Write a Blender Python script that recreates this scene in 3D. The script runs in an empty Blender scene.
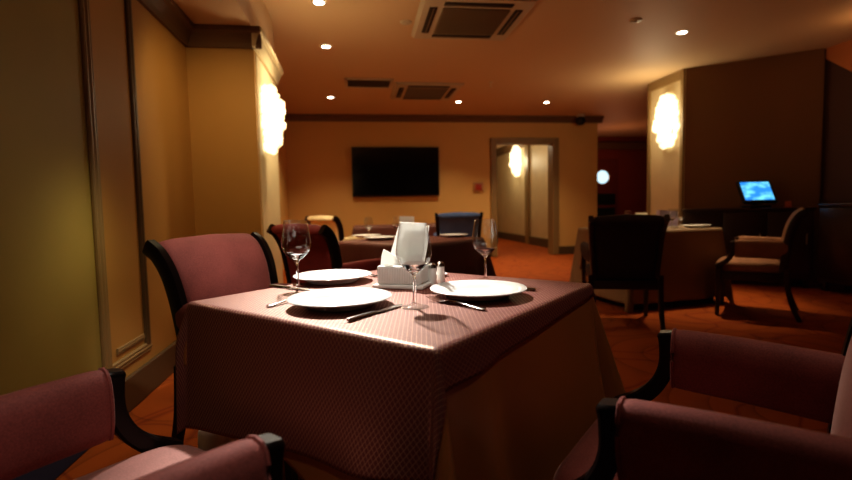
import bpy, bmesh, math, random
from mathutils import Vector, Matrix
random.seed(7)
PI = math.pi
scn = bpy.context.scene
COL = scn.collection
R = math.radians

# ------------------------------------------------------------------ materials
def newmat(name):
    m = bpy.data.materials.new(name); m.use_nodes = True
    nt = m.node_tree
    return m, nt, nt.nodes['Principled BSDF']

def mat(name, col, rough=.5, metal=0., spec=.5, sheen=0., sheen_tint=None, noise=0., nscale=20., bump=0., coat=0., emit=None, estr=0.):
    m, nt, b = newmat(name)
    b.inputs['Base Color'].default_value = (*col, 1)
    b.inputs['Roughness'].default_value = rough
    b.inputs['Metallic'].default_value = metal
    b.inputs['Specular IOR Level'].default_value = spec
    b.inputs['Coat Weight'].default_value = coat
    b.inputs['Coat Roughness'].default_value = .12
    if sheen:
        b.inputs['Sheen Weight'].default_value = sheen
        b.inputs['Sheen Roughness'].default_value = .35
        b.inputs['Sheen Tint'].default_value = (*(sheen_tint or (1, .8, .8)), 1)
    if emit:
        b.inputs['Emission Color'].default_value = (*emit, 1)
        b.inputs['Emission Strength'].default_value = estr
    if noise or bump:
        tc = nt.nodes.new('ShaderNodeTexCoord'); n = nt.nodes.new('ShaderNodeTexNoise')
        n.inputs['Scale'].default_value = nscale; n.inputs['Detail'].default_value = 4
        nt.links.new(tc.outputs['Object'], n.inputs['Vector'])
        if noise:
            mr = nt.nodes.new('ShaderNodeMapRange')
            mr.inputs['To Min'].default_value = 1 - noise; mr.inputs['To Max'].default_value = 1 + noise
            nt.links.new(n.outputs['Fac'], mr.inputs['Value'])
            mx = nt.nodes.new('ShaderNodeVectorMath'); mx.operation = 'SCALE'
            mx.inputs[0].default_value = col
            nt.links.new(mr.outputs[0], mx.inputs['Scale'])
            nt.links.new(mx.outputs[0], b.inputs['Base Color'])
        if bump:
            bp = nt.nodes.new('ShaderNodeBump'); bp.inputs['Strength'].default_value = bump
            bp.inputs['Distance'].default_value = .004
            nt.links.new(n.outputs['Fac'], bp.inputs['Height'])
            nt.links.new(bp.outputs[0], b.inputs['Normal'])
    return m

def velvet(name, col, tint, sh=.6):
    m, nt, b = newmat(name)
    tc = nt.nodes.new('ShaderNodeTexCoord')
    n = nt.nodes.new('ShaderNodeTexNoise'); n.inputs['Scale'].default_value = 9; n.inputs['Detail'].default_value = 5
    n2 = nt.nodes.new('ShaderNodeTexNoise'); n2.inputs['Scale'].default_value = 260; n2.inputs['Detail'].default_value = 1
    nt.links.new(tc.outputs['Object'], n.inputs['Vector']); nt.links.new(tc.outputs['Object'], n2.inputs['Vector'])
    ad = nt.nodes.new('ShaderNodeMath'); ad.operation = 'ADD'
    nt.links.new(n.outputs['Fac'], ad.inputs[0]); nt.links.new(n2.outputs['Fac'], ad.inputs[1])
    mr = nt.nodes.new('ShaderNodeMapRange'); mr.inputs['From Min'].default_value = .6; mr.inputs['From Max'].default_value = 1.4
    mr.inputs['To Min'].default_value = .7; mr.inputs['To Max'].default_value = 1.3
    nt.links.new(ad.outputs[0], mr.inputs['Value'])
    mx = nt.nodes.new('ShaderNodeVectorMath'); mx.operation = 'SCALE'; mx.inputs[0].default_value = col
    nt.links.new(mr.outputs[0], mx.inputs['Scale']); nt.links.new(mx.outputs[0], b.inputs['Base Color'])
    b.inputs['Roughness'].default_value = .75
    b.inputs['Sheen Weight'].default_value = sh; b.inputs['Sheen Roughness'].default_value = .3
    b.inputs['Sheen Tint'].default_value = (*tint, 1)
    bp = nt.nodes.new('ShaderNodeBump'); bp.inputs['Strength'].default_value = .25; bp.inputs['Distance'].default_value = .002
    nt.links.new(n2.outputs['Fac'], bp.inputs['Height']); nt.links.new(bp.outputs[0], b.inputs['Normal'])
    return m

def lattice(name, base, line, w, h, t, lrough=.3, lmetal=.4):
    """woven diamond lattice on UV measured in metres"""
    m, nt, b = newmat(name)
    uv = nt.nodes.new('ShaderNodeUVMap'); sp = nt.nodes.new('ShaderNodeSeparateXYZ')
    nt.links.new(uv.outputs[0], sp.inputs[0])
    def mth(op, a, bb):
        n = nt.nodes.new('ShaderNodeMath'); n.operation = op
        for i, v in enumerate((a, bb)):
            if v is None: continue
            if isinstance(v, (int, float)): n.inputs[i].default_value = v
            else: nt.links.new(v, n.inputs[i])
        return n.outputs[0]
    us = mth('DIVIDE', sp.outputs[0], w); vs = mth('DIVIDE', sp.outputs[1], h)
    fa = mth('FRACT', mth('ADD', us, vs), None); fb = mth('FRACT', mth('SUBTRACT', us, vs), None)
    ln = mth('MAXIMUM', mth('LESS_THAN', fa, t), mth('LESS_THAN', fb, t))
    mix = nt.nodes.new('ShaderNodeMix'); mix.data_type = 'RGBA'
    mix.inputs['A'].default_value = (*base, 1); mix.inputs['B'].default_value = (*line, 1)
    nt.links.new(ln, mix.inputs['Factor']); nt.links.new(mix.outputs['Result'], b.inputs['Base Color'])
    rr = nt.nodes.new('ShaderNodeMapRange'); rr.inputs['To Min'].default_value = .55; rr.inputs['To Max'].default_value = lrough
    nt.links.new(ln, rr.inputs['Value']); nt.links.new(rr.outputs[0], b.inputs['Roughness'])
    mm = mth('MULTIPLY', ln, lmetal); nt.links.new(mm, b.inputs['Metallic'])
    bp = nt.nodes.new('ShaderNodeBump'); bp.inputs['Strength'].default_value = .5; bp.inputs['Distance'].default_value = .0015
    nt.links.new(ln, bp.inputs['Height']); nt.links.new(bp.outputs[0], b.inputs['Normal'])
    return m

def carpet():
    m, nt, b = newmat('carpet')
    tc = nt.nodes.new('ShaderNodeTexCoord')
    ns = nt.nodes.new('ShaderNodeTexNoise'); ns.inputs['Scale'].default_value = 1.2; ns.inputs['Detail'].default_value = 2
    nt.links.new(tc.outputs['Object'], ns.inputs['Vector'])
    add = nt.nodes.new('ShaderNodeVectorMath'); add.operation = 'MULTIPLY_ADD'
    add.inputs[1].default_value = (.5, .5, 0)
    nt.links.new(ns.outputs['Color'], add.inputs[0]); nt.links.new(tc.outputs['Object'], add.inputs[2])
    vo = nt.nodes.new('ShaderNodeTexVoronoi'); vo.feature = 'DISTANCE_TO_EDGE'; vo.inputs['Scale'].default_value = 2.2
    nt.links.new(add.outputs[0], vo.inputs['Vector'])
    cr = nt.nodes.new('ShaderNodeValToRGB')
    e = cr.color_ramp.elements
    e[0].position = 0; e[0].color = (.24, .05, .011, 1); e[1].position = .03; e[1].color = (.37, .090, .016, 1)
    x = cr.color_ramp.elements.new(.014); x.color = (.31, .062, .014, 1)
    nt.links.new(vo.outputs['Distance'], cr.inputs[0])
    vc = nt.nodes.new('ShaderNodeTexVoronoi'); vc.inputs['Scale'].default_value = 1.1
    vc.inputs['Randomness'].default_value = .35
    nt.links.new(tc.outputs['Object'], vc.inputs['Vector'])
    ml = nt.nodes.new('ShaderNodeMath'); ml.operation = 'MULTIPLY'; ml.inputs[1].default_value = 5.2
    nt.links.new(vc.outputs['Distance'], ml.inputs[0])
    fr = nt.nodes.new('ShaderNodeMath'); fr.operation = 'FRACT'; nt.links.new(ml.outputs[0], fr.inputs[0])
    cr2 = nt.nodes.new('ShaderNodeValToRGB')
    e = cr2.color_ramp.elements
    e[0].position = 0; e[0].color = (.62, .58, .5, 1); e[1].position = .5; e[1].color = (1.12, 1.1, 1.1, 1)
    x = e.new(.12); x.color = (.95, .95, .95, 1)
    nt.links.new(fr.outputs[0], cr2.inputs[0])
    ad = nt.nodes.new('ShaderNodeMix'); ad.data_type = 'RGBA'; ad.blend_type = 'MULTIPLY'; ad.inputs['Factor'].default_value = .75
    nt.links.new(cr.outputs[0], ad.inputs['A']); nt.links.new(cr2.outputs[0], ad.inputs['B'])
    nt.links.new(ad.outputs['Result'], b.inputs['Base Color'])
    b.inputs['Roughness'].default_value = .85; b.inputs['Specular IOR Level'].default_value = .15
    n2 = nt.nodes.new('ShaderNodeTexNoise'); n2.inputs['Scale'].default_value = 300
    nt.links.new(tc.outputs['Object'], n2.inputs['Vector'])
    bp = nt.nodes.new('ShaderNodeBump'); bp.inputs['Strength'].default_value = .4; bp.inputs['Distance'].default_value = .004
    nt.links.new(n2.outputs['Fac'], bp.inputs['Height']); nt.links.new(bp.outputs[0], b.inputs['Normal'])
    return m

def glassmat():
    """thin walled glass: clear where it faces us, reflecting and darker toward the rim"""
    m, nt, b = newmat('thin_glass'); nt.nodes.remove(b)
    out = nt.nodes['Material Output']
    tr = nt.nodes.new('ShaderNodeBsdfTransparent'); tr.inputs[0].default_value = (.975, .98, .98, 1)
    gl = nt.nodes.new('ShaderNodeBsdfGlossy'); gl.inputs['Roughness'].default_value = .03
    lw = nt.nodes.new('ShaderNodeLayerWeight'); lw.inputs['Blend'].default_value = .5
    pw = nt.nodes.new('ShaderNodeMath'); pw.operation = 'POWER'; pw.inputs[1].default_value = 3.5
    fr = nt.nodes.new('ShaderNodeMath'); fr.operation = 'MULTIPLY_ADD'; fr.inputs[1].default_value = .75; fr.inputs[2].default_value = .06
    nt.links.new(lw.outputs['Facing'], pw.inputs[0]); nt.links.new(pw.outputs[0], fr.inputs[0])
    mx = nt.nodes.new('ShaderNodeMixShader')
    nt.links.new(fr.outputs[0], mx.inputs[0]); nt.links.new(tr.outputs[0], mx.inputs[1]); nt.links.new(gl.outputs[0], mx.inputs[2])
    nt.links.new(mx.outputs[0], out.inputs['Surface'])
    return m

def solidglass():
    m, nt, b = newmat('solid_glass')
    b.inputs['Base Color'].default_value = (1, 1, 1, 1); b.inputs['Roughness'].default_value = .02
    b.inputs['Transmission Weight'].default_value = 1.0; b.inputs['IOR'].default_value = 1.5
    return m

def screenmat():
    m, nt, b = newmat('till_screen')
    tc = nt.nodes.new('ShaderNodeTexCoord'); sp = nt.nodes.new('ShaderNodeSeparateXYZ')
    nt.links.new(tc.outputs['Generated'], sp.inputs[0])
    g = nt.nodes.new('ShaderNodeTexNoise'); g.inputs['Scale'].default_value = 3
    nt.links.new(tc.outputs['Generated'], g.inputs['Vector'])
    cr = nt.nodes.new('ShaderNodeValToRGB'); e = cr.color_ramp.elements
    e[0].position = .42; e[0].color = (.03, .28, .85, 1); e[1].position = .62; e[1].color = (.22, .78, 1.0, 1)
    nt.links.new(g.outputs['Fac'], cr.inputs[0])
    b.inputs['Base Color'].default_value = (.02, .02, .02, 1)
    nt.links.new(cr.outputs[0], b.inputs['Emission Color']); b.inputs['Emission Strength'].default_value = 1.1
    return m

M = {}
M['wall_mustard'] = mat('wall_mustard', (.48, .27, .075), .62, noise=.06, nscale=2.5)
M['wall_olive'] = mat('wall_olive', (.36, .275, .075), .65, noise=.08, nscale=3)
M['wall_back'] = mat('wall_back', (.72, .46, .165), .62, noise=.05, nscale=2)
M['wall_cream'] = mat('wall_cream', (.68, .56, .34), .5, noise=.1, nscale=4)
M['wall_red'] = mat('wall_red', (.24, .045, .02), .7)
M['wall_brown'] = mat('wall_brown', (.22, .11, .04), .7, noise=.06, nscale=2)
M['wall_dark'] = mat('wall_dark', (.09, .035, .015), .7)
M['wall_lit_orange'] = mat('wall_lit_orange', (.55, .2, .06), .7)  # brighter orange standing for light on the right side wall
M['ceiling'] = mat('ceiling_paint', (.70, .50, .29), .6)
M['cornice'] = mat('cornice_wood', (.17, .095, .04), .5)
M['moulding'] = mat('moulding_gold', (.30, .20, .085), .45)
M['moulding_dark'] = mat('moulding_dark', (.13, .085, .04), .45)
M['base_dark'] = mat('baseboard_dark', (.11, .07, .035), .5)
M['base_blue'] = mat('baseboard_blue', (.012, .05, .14), .5)
M['carpet'] = carpet()
M['wood'] = mat('ebony_wood', (.009, .0045, .004), .36, spec=.25, coat=.05)
M['wood_brown'] = mat('walnut_wood', (.035, .014, .009), .35, coat=.2)
M['rose'] = velvet('rose_velvet', (.30, .088, .078), (1, .66, .62), .65)
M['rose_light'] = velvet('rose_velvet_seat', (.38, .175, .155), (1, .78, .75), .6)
M['red_velvet'] = velvet('red_velvet', (.30, .042, .036), (1, .5, .45), .25)
M['dark_velvet'] = velvet('dark_velvet', (.035, .014, .012), (.6, .4, .35), .08)
M['beige_velvet'] = velvet('beige_velvet', (.32, .15, .07), (1, .8, .6), .2)
M['cream_velvet'] = velvet('cream_velvet', (.82, .68, .40), (1, .9, .7), .2)
M['blue_velvet'] = velvet('blue_velvet', (.085, .15, .36), (.6, .7, 1), .35)
M['overlay'] = lattice('overlay_cloth', (.20, .052, .043), (.56, .34, .22), .012, .016, .12, .38, .75)
M['satin'] = mat('satin_brown', (.40, .155, .04), .36, spec=.5)
M['maroon_cloth'] = lattice('maroon_cloth', (.14, .045, .036), (.32, .14, .10), .03, .04, .1)
M['grey_cloth'] = mat('grey_cloth', (.31, .215, .13), .6)
M['porcelain'] = mat('porcelain', (.82, .82, .80), .18, spec=.5)
M['glass'] = glassmat(); M['solid_glass'] = solidglass()
M['steel'] = mat('cutlery_steel', (.62, .60, .57), .2, metal=1)
M['bright_steel'] = mat('polished_steel', (.92, .95, .93), .3, metal=.25)
M['white_plastic'] = mat('white_plastic', (.74, .74, .70), .35)
def papermat():
    m, nt, b = newmat('napkin_paper')
    b.inputs['Base Color'].default_value = (.9, .9, .88, 1); b.inputs['Roughness'].default_value = .85
    n = nt.nodes.new('ShaderNodeTexNoise'); n.inputs['Scale'].default_value = 400
    bp = nt.nodes.new('ShaderNodeBump'); bp.inputs['Strength'].default_value = .15; bp.inputs['Distance'].default_value = .001
    nt.links.new(n.outputs['Fac'], bp.inputs['Height']); nt.links.new(bp.outputs[0], b.inputs['Normal'])
    tr = nt.nodes.new('ShaderNodeBsdfTranslucent'); tr.inputs[0].default_value = (.95, .95, .92, 1)
    mx = nt.nodes.new('ShaderNodeMixShader'); mx.inputs[0].default_value = .5
    nt.links.new(b.outputs[0], mx.inputs[1]); nt.links.new(tr.outputs[0], mx.inputs[2])
    nt.links.new(mx.outputs[0], nt.nodes['Material Output'].inputs['Surface'])
    return m
M['paper'] = papermat()
M['tv_black'] = mat('television_black', (.008, .008, .009), .3)
M['tv_screen'] = mat('television_glass', (.004, .004, .005), .12, spec=.6)
M['ac_white'] = mat('cassette_plastic', (.60, .52, .38), .4)
M['ac_dark'] = mat('cassette_grille', (.24, .17, .10), .5)
M['slot'] = mat('slot_dark', (.03, .02, .012), .6)
M['lamp_on'] = mat('lamp_glow', (1, 1, 1), .5, emit=(1, .93, .80), estr=14)
M['chrome'] = mat('chrome_ring', (.75, .68, .55), .3, metal=.8)
M['lilac'] = mat('lilac_napkin', (.62, .56, .85), .7)
M['black_plastic'] = mat('black_plastic', (.012, .012, .014), .35)
M['porthole'] = mat('porthole_glow', (.3, .4, .45), .3, emit=(.62, .88, 1), estr=1.1)
M['kitchen_door'] = mat('kitchen_door_paint', (.17, .035, .02), .5)
M['green_glass'] = mat('dark_green_panel', (.012, .022, .012), .3)
M['callpoint'] = mat('callpoint_red', (.42, .04, .02), .4)
M['callpoint_light'] = mat('callpoint_plate', (.48, .23, .10), .4)
M['screen_till'] = screenmat()
M['orange_plastic'] = mat('orange_plastic', (.5, .11, .03), .4)
M['cream_card'] = mat('cream_card', (.85, .78, .58), .7)

def crystalmat(name, estr):
    m, nt, b = newmat(name)
    b.inputs['Base Color'].default_value = (.22, .17, .10, 1); b.inputs['Roughness'].default_value = .25
    ly = nt.nodes.new('ShaderNodeLayerWeight'); ly.inputs['Blend'].default_value = .35
    cr = nt.nodes.new('ShaderNodeValToRGB'); e = cr.color_ramp.elements
    e[0].position = 0; e[0].color = (1, .86, .55, 1); e[1].position = .9; e[1].color = (.55, .36, .12, 1)
    nt.links.new(ly.outputs['Facing'], cr.inputs[0]); nt.links.new(cr.outputs[0], b.inputs['Emission Color'])
    b.inputs['Emission Strength'].default_value = estr
    return m
M['crystal'] = crystalmat('glowing_crystal', 2.2)

# ------------------------------------------------------------------ helpers
def obj(name, bm, m, parent=None, smooth=True, angle=35, loc=None):
    me = bpy.data.meshes.new(name)
    bmesh.ops.recalc_face_normals(bm, faces=bm.faces[:])
    bm.to_mesh(me); bm.free()
    if smooth:
        me.shade_smooth(); me.set_sharp_from_angle(angle=R(angle))
    if m is not None: me.materials.append(m)
    o = bpy.data.objects.new(name, me); COL.objects.link(o)
    if parent is not None: o.parent = parent
    if loc is not None: o.location = loc
    return o

def tag(o, label, cat, group=None):
    o['label'] = label; o['category'] = cat
    if group: o['group'] = group
    return o

def thing(name, label, cat, loc=(0, 0, 0), rz=0, group=None):
    o = bpy.data.objects.new(name, None); COL.objects.link(o)
    o.empty_display_size = .1
    o.location = loc; o.rotation_euler = (0, 0, rz)
    return tag(o, label, cat, group)

def copy_thing(src, label, loc, rz=None):
    r = src.copy(); COL.objects.link(r); r.location = loc
    if rz is not None: r.rotation_euler = (0, 0, rz)
    r['label'] = label
    for ch in list(src.children):
        c = ch.copy(); COL.objects.link(c); c.parent = r
        for g in list(ch.children):
            d = g.copy(); COL.objects.link(d); d.parent = c
    return r

def struct(name, bm, m, smooth=False):
    o = obj(name, bm, m, None, smooth); o['kind'] = 'structure'; return o

def box(bm, x0, x1, y0, y1, z0, z1, bev=0, seg=2):
    r = bmesh.ops.create_cube(bm, size=1)
    vs = r['verts']
    for v in vs:
        v.co = Vector(((x0 + x1) / 2 + v.co.x * (x1 - x0), (y0 + y1) / 2 + v.co.y * (y1 - y0), (z0 + z1) / 2 + v.co.z * (z1 - z0)))
    if bev:
        es = list({e for v in vs for e in v.link_edges})
        bmesh.ops.bevel(bm, geom=es, offset=bev, segments=seg, profile=.5, affect='EDGES')
    return bm

def B(*a, **k):
    bm = bmesh.new(); box(bm, *a, **k); return bm

def loft(bm, rings, caps=True, closed=True):
    vr = [[bm.verts.new(p) for p in ring] for ring in rings]
    n = len(vr[0])
    for i in range(len(vr) - 1):
        for j in range(n if closed else n - 1):
            k = (j + 1) % n
            bm.faces.new((vr[i][j], vr[i][k], vr[i + 1][k], vr[i + 1][j]))
    if caps and closed:
        bm.faces.new(vr[0][::-1]); bm.faces.new(vr[-1])
    return bm

def lathe(bm, prof, n=32, origin=(0, 0, 0)):
    ox, oy, oz = origin
    rows = []
    for r, z in prof:
        if r < 1e-6: rows.append([bm.verts.new((ox, oy, oz + z))])
        else: rows.append([bm.verts.new((ox + r * math.cos(2 * PI * i / n), oy + r * math.sin(2 * PI * i / n), oz + z)) for i in range(n)])
    for a, b in zip(rows, rows[1:]):
        for i in range(n):
            k = (i + 1) % n
            if len(a) == 1 and len(b) == 1: continue
            if len(a) == 1: bm.faces.new((a[0], b[i], b[k]))
            elif len(b) == 1: bm.faces.new((a[i], a[k], b[0]))
            else: bm.faces.new((a[i], a[k], b[k], b[i]))
    return bm

def prism(bm, poly, axis, a0, a1):
    """extrude a closed 2-D polygon along an axis (x: poly is (y,z); y: (x,z); z: (x,y))"""
    def P(p, a):
        return {'x': (a, p[0], p[1]), 'y': (p[0], a, p[1]), 'z': (p[0], p[1], a)}[axis]
    return loft(bm, [[P(p, a0) for p in poly], [P(p, a1) for p in poly]])

def tube(bm, pts, r, n=8, caps=True):
    pts = [Vector(p) for p in pts]; rr = r if isinstance(r, (list, tuple)) else [r] * len(pts)
    rings = []
    up = Vector((0, 0, 1))
    for i, p in enumerate(pts):
        t = (pts[min(i + 1, len(pts) - 1)] - pts[max(i - 1, 0)]).normalized()
        a = t.cross(up)
        if a.length < .05: a = t.cross(Vector((1, 0, 0)))
        a.normalize(); b = a.cross(t).normalized()
        rings.append([p + (a * math.cos(2 * PI * j / n) + b * math.sin(2 * PI * j / n)) * rr[i] for j in range(n)])
    return loft(bm, rings, caps)

def catmull(pts, k=6):
    P = [Vector(p) for p in pts]; P = [2 * P[0] - P[1]] + P + [2 * P[-1] - P[-2]]
    out = []
    for i in range(1, len(P) - 2):
        for s in range(k):
            t = s / k
            out.append(.5 * ((2 * P[i]) + (P[i + 1] - P[i - 1]) * t + (2 * P[i - 1] - 5 * P[i] + 4 * P[i + 1] - P[i + 2]) * t * t + (3 * P[i] - P[i - 1] - 3 * P[i + 1] + P[i + 2]) * t ** 3))
    out.append(P[-2]); return out

def strip(bm, path, halfx, thick, x=0, taper=None, e=.3):
    """sweep a rounded bar along a path in the YZ plane"""
    rings = []
    n = len(path)
    for i, p in enumerate(path):
        t = (path[min(i + 1, n - 1)] - path[max(i - 1, 0)]).normalized()
        nrm = Vector((0, -t.z, t.y))
        s = taper(i / (n - 1)) if taper else 1
        hx, th = halfx * s, thick * s / 2
        ring = []
        for cx, cn in ((1, 1 - e), (1 - e, 1), (-(1 - e), 1), (-1, 1 - e), (-1, -(1 - e)), (-(1 - e), -1), (1 - e, -1), (1, -(1 - e))):
            ring.append(Vector((x, p.y, p.z)) + Vector((hx * cx, 0, 0)) + nrm * th * cn)
        rings.append(ring)
    return loft(bm, rings)

def superbox(bm, x0, x1, y0, y1, z0, z1, r, crown=0., nx=10, ny=10, front=0.):
    """soft cushion: rounded slab with a crowned top"""
    cx, cy = (x0 + x1) / 2, (y0 + y1) / 2; hx, hy = (x1 - x0) / 2, (y1 - y0) / 2
    rings = []
    N = 44
    def outline(s, z):
        pts = []
        for i in range(N):
            a = 2 * PI * i / N
            c, d = math.cos(a), math.sin(a)
            ex = 2 / 7
            px = math.copysign(abs(c) ** ex, c); py = math.copysign(abs(d) ** ex, d)
            pts.append((cx + px * (hx - r + r * s), cy + py * (hy - r + r * s), z))
        return pts
    h = z1 - z0
    for a in (0, 20, 45, 70, 90): rings.append(outline(math.sin(R(a)), z0 + r * .6 * (1 - math.cos(R(a)))))
    rings[0] = outline(0, z0)
    for a in (0, 20, 45, 70, 90): rings.append(outline(math.cos(R(a)), z1 - r + r * math.sin(R(a))))
    for k in (.85, .65, .4, .15):
        z = z1 + crown * (1 - k * k)
        rings.append([(cx + (p[0] - cx) * k, cy + (p[1] - cy) * k, z) for p in outline(0, z)])
    return loft(bm, rings)

# ------------------------------------------------------------------ camera
cd = bpy.data.cameras.new('camera'); cam = bpy.data.objects.new('camera', cd); COL.objects.link(cam)
yaw, pitch, roll = R(8.3), R(3.83), R(1.15)
fw = Vector((math.sin(yaw) * math.cos(pitch), math.cos(yaw) * math.cos(pitch), -math.sin(pitch)))
r0 = Vector((math.cos(yaw), -math.sin(yaw), 0)); u0 = r0.cross(fw)
rx = r0 * math.cos(roll) - u0 * math.sin(roll); ux = u0 * math.cos(roll) + r0 * math.sin(roll)
mw = Matrix.Identity(4)
for i in range(3):
    mw[i][0] = rx[i]; mw[i][1] = ux[i]; mw[i][2] = -fw[i]
mw[0][3], mw[1][3], mw[2][3] = 0, 0, 1.0
cam.matrix_world = mw
cd.sensor_width = 36; cd.lens = 485 / 852 * 36
cd.dof.use_dof = True; cd.dof.focus_distance = 1.38; cd.dof.aperture_fstop = 2.4
cd.clip_start = .02
scn.camera = cam

# ------------------------------------------------------------------ room shell
CEIL = 2.75
SOF = 2.33
struct('floor', B(-1.4, 9.5, -2.2, 16.2, -.1, 0), M['carpet'])
struct('ceiling', B(-1.4, 9.5, -2.2, 16.2, CEIL, CEIL + .1), M['ceiling'])
struct('trim_1', B(-1.35, -.70, -2.2, 4.80, SOF, CEIL), M['ceiling'])                     # dropped soffit over the bay
struct('wall_left', B(-1.35, -1.17, 2.40, 3.8, 0, SOF), M['wall_mustard'])
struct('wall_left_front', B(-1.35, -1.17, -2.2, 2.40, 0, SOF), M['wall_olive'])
struct('wall_left_pier', B(-1.35, -.70, 3.8, 4.80, 0, SOF), M['wall_mustard'])
struct('wall_left_rear', B(-1.35, -1.21, 4.80, 9.3, 0, CEIL), M['wall_back'])
struct('wall_rear', B(-1.4, 9.5, -2.3, -2.2, 0, CEIL), M['wall_brown'])
struct('trim_2', B(-.70, -.694, 3.86, 4.74, .18, 2.17), M['wall_cream'])                  # papered face of the pier

# cornices (stepped profile)
def cornice_prof(x, s, z0, z1, d):
    h = z1 - z0
    return [(x, z0), (x + s * d * .25, z0), (x + s * d * .35, z0 + h * .25), (x + s * d * .7, z0 + h * .65), (x + s * d, z0 + h * .75), (x + s * d, z1), (x, z1)]
bm = bmesh.new(); prism(bm, cornice_prof(-1.17, 1, 2.19, SOF, .085), 'y', -2.2, 3.8); struct('trim_3', bm, M['cornice'])
bm = bmesh.new(); prism(bm, cornice_prof(3.8, -1, 2.19, SOF, .075), 'x', -1.17, -.64); struct('trim_4', bm, M['cornice'])
bm = bmesh.new(); prism(bm, cornice_prof(-.70, 1, 2.19, SOF, .07), 'y', 3.74, 4.86); struct('trim_5', bm, M['wall_cream'])
bm = bmesh.new(); prism(bm, cornice_prof(9.3, -1, 2.63, CEIL, .09), 'x', -1.21, 4.99); struct('trim_6', bm, M['cornice'])
# bay wall panel mouldings
def beading(a, pts, w=.03, d=.022):
    """double bead along a polyline on the X=-1.17 wall; pts are (y,z)"""
    bm = bmesh.new()
    for off, r in ((0, d * .55), (w * .8, d * .45), (-w * .8, d * .35)):
        path = []
        for i, (y, z) in enumerate(pts): path.append((-1.165, y, z))
        for p, q in zip(path, path[1:]):
            dy, dz = q[1] - p[1], q[2] - p[2]; L = math.hypot(dy, dz); ny, nz = -dz / L * off, dy / L * off
            tube(bm, [(p[0], p[1] + ny, p[2] + nz), (q[0], q[1] + ny, q[2] + nz)], r, 10)
    return bm
struct('trim_7', beading(0, [(2.42, .25), (2.42, 2.19)], .032, .03), M['moulding'], True)
struct('trim_8', beading(0, [(2.44, .255), (2.90, .255)], .022, .022), M['moulding'], True)
struct('trim_9', beading(0, [(2.87, .27), (2.87, 2.19)], .026, .026), M['moulding_dark'], True)
struct('trim_10', beading(0, [(2.52, .325), (2.82, .325)], .014, .014), M['moulding'], True)
# baseboards
def base(name, x0, x1, y0, y1, h, m):
    struct(name, B(x0, x1, y0, y1, 0, h, bev=.006, seg=1), m)
base('baseboard_left', -1.17, -1.148, 2.40, 3.8, .175, M['base_dark'])
base('baseboard_left_front', -1.17, -1.148, -2.2, 2.40, .17, M['base_blue'])
base('baseboard_pier', -.70, -.68, 3.78, 4.82, .175, M['base_dark'])
base('baseboard_pier_front', -1.15, -.68, 3.778, 3.80, .175, M['base_dark'])

# back wall with a framed opening
DX0, DX1, DZ = 2.76, 3.95, 2.24
bm = bmesh.new()
box(bm, -1.35, DX0, 9.3, 9.5, 0, CEIL); box(bm, DX1, 4.9, 9.3, 9.5, 0, CEIL); box(bm, DX0, DX1, 9.3, 9.5, DZ, CEIL)
struct('wall_back', bm, M['wall_back'])
bm = bmesh.new()
box(bm, DX0 - .10, DX0 + .02, 9.25, 9.52, 0, DZ + .09, bev=.012); box(bm, DX1 - .02, DX1 + .11, 9.25, 9.52, 0, DZ + .09, bev=.012)
box(bm, DX0 + .021, DX1 - .021, 9.252, 9.518, DZ - .02, DZ + .088)
struct('trim_11', bm, M['moulding'])
base('baseboard_back', 4.06, 4.9, 9.275, 9.3, .16, M['base_dark'])
base('baseboard_back_left', -1.21, 2.66, 9.275, 9.3, .16, M['base_dark'])
# corridor beyond the opening
struct('wall_corridor', B(4.5, 4.9, 9.5, 16.2, 0, CEIL), M['wall_cream'])
struct('wall_corridor_left', B(.9, 1.0, 9.5, 16.2, 0, CEIL), M['wall_cream'])
struct('wall_corridor_end', B(1.0, 4.5, 16.1, 16.2, 0, CEIL), M['wall_cream'])
base('baseboard_corridor', 4.47, 4.5, 9.5, 16.1, .2, M['base_dark'])
struct('trim_12', B(4.44, 4.5, 12.05, 12.3, 0, CEIL, bev=.015), M['moulding'])
bm = bmesh.new(); prism(bm, cornice_prof(4.5, -1, 2.55, CEIL, .12), 'y', 9.5, 16.1); struct('trim_13', bm, M['cornice'])
# service hall with the kitchen door
struct('wall_hall', B(4.9, 9.5, 12.0, 12.2, 0, CEIL), M['wall_red'])
struct('trim_14', B(4.9, 9.5, 11.9, 12.0, 2.42, 2.6, bev=.02), M['cornice'])
bm = bmesh.new(); box(bm, 5.92, 6.86, 11.93, 12.02, 0, 2.16, bev=.01)
dr = struct('door_1', bm, M['kitchen_door'])
bm = bmesh.new()
tube(bm, [(6.42 + .185 * math.cos(2 * PI * i / 32), 11.925, 1.70 + .185 * math.sin(2 * PI * i / 32)) for i in range(33)], .02, 8, False)
obj('porthole_ring', bm, M['chrome'], dr)
bm = bmesh.new()
loft(bm, [[(6.42 + .175 * math.cos(2 * PI * i / 32), y, 1.70 + .175 * math.sin(2 * PI * i / 32)) for i in range(32)] for y in (11.915, 11.94)])
obj('porthole_pane', bm, M['porthole'], dr)
for z0, z1 in ((.98, 1.27), (.56, .90)):
    obj('door_panel', B(6.12, 6.78, 11.91, 11.95, z0, z1, bev=.008), M['green_glass'], dr)

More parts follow.
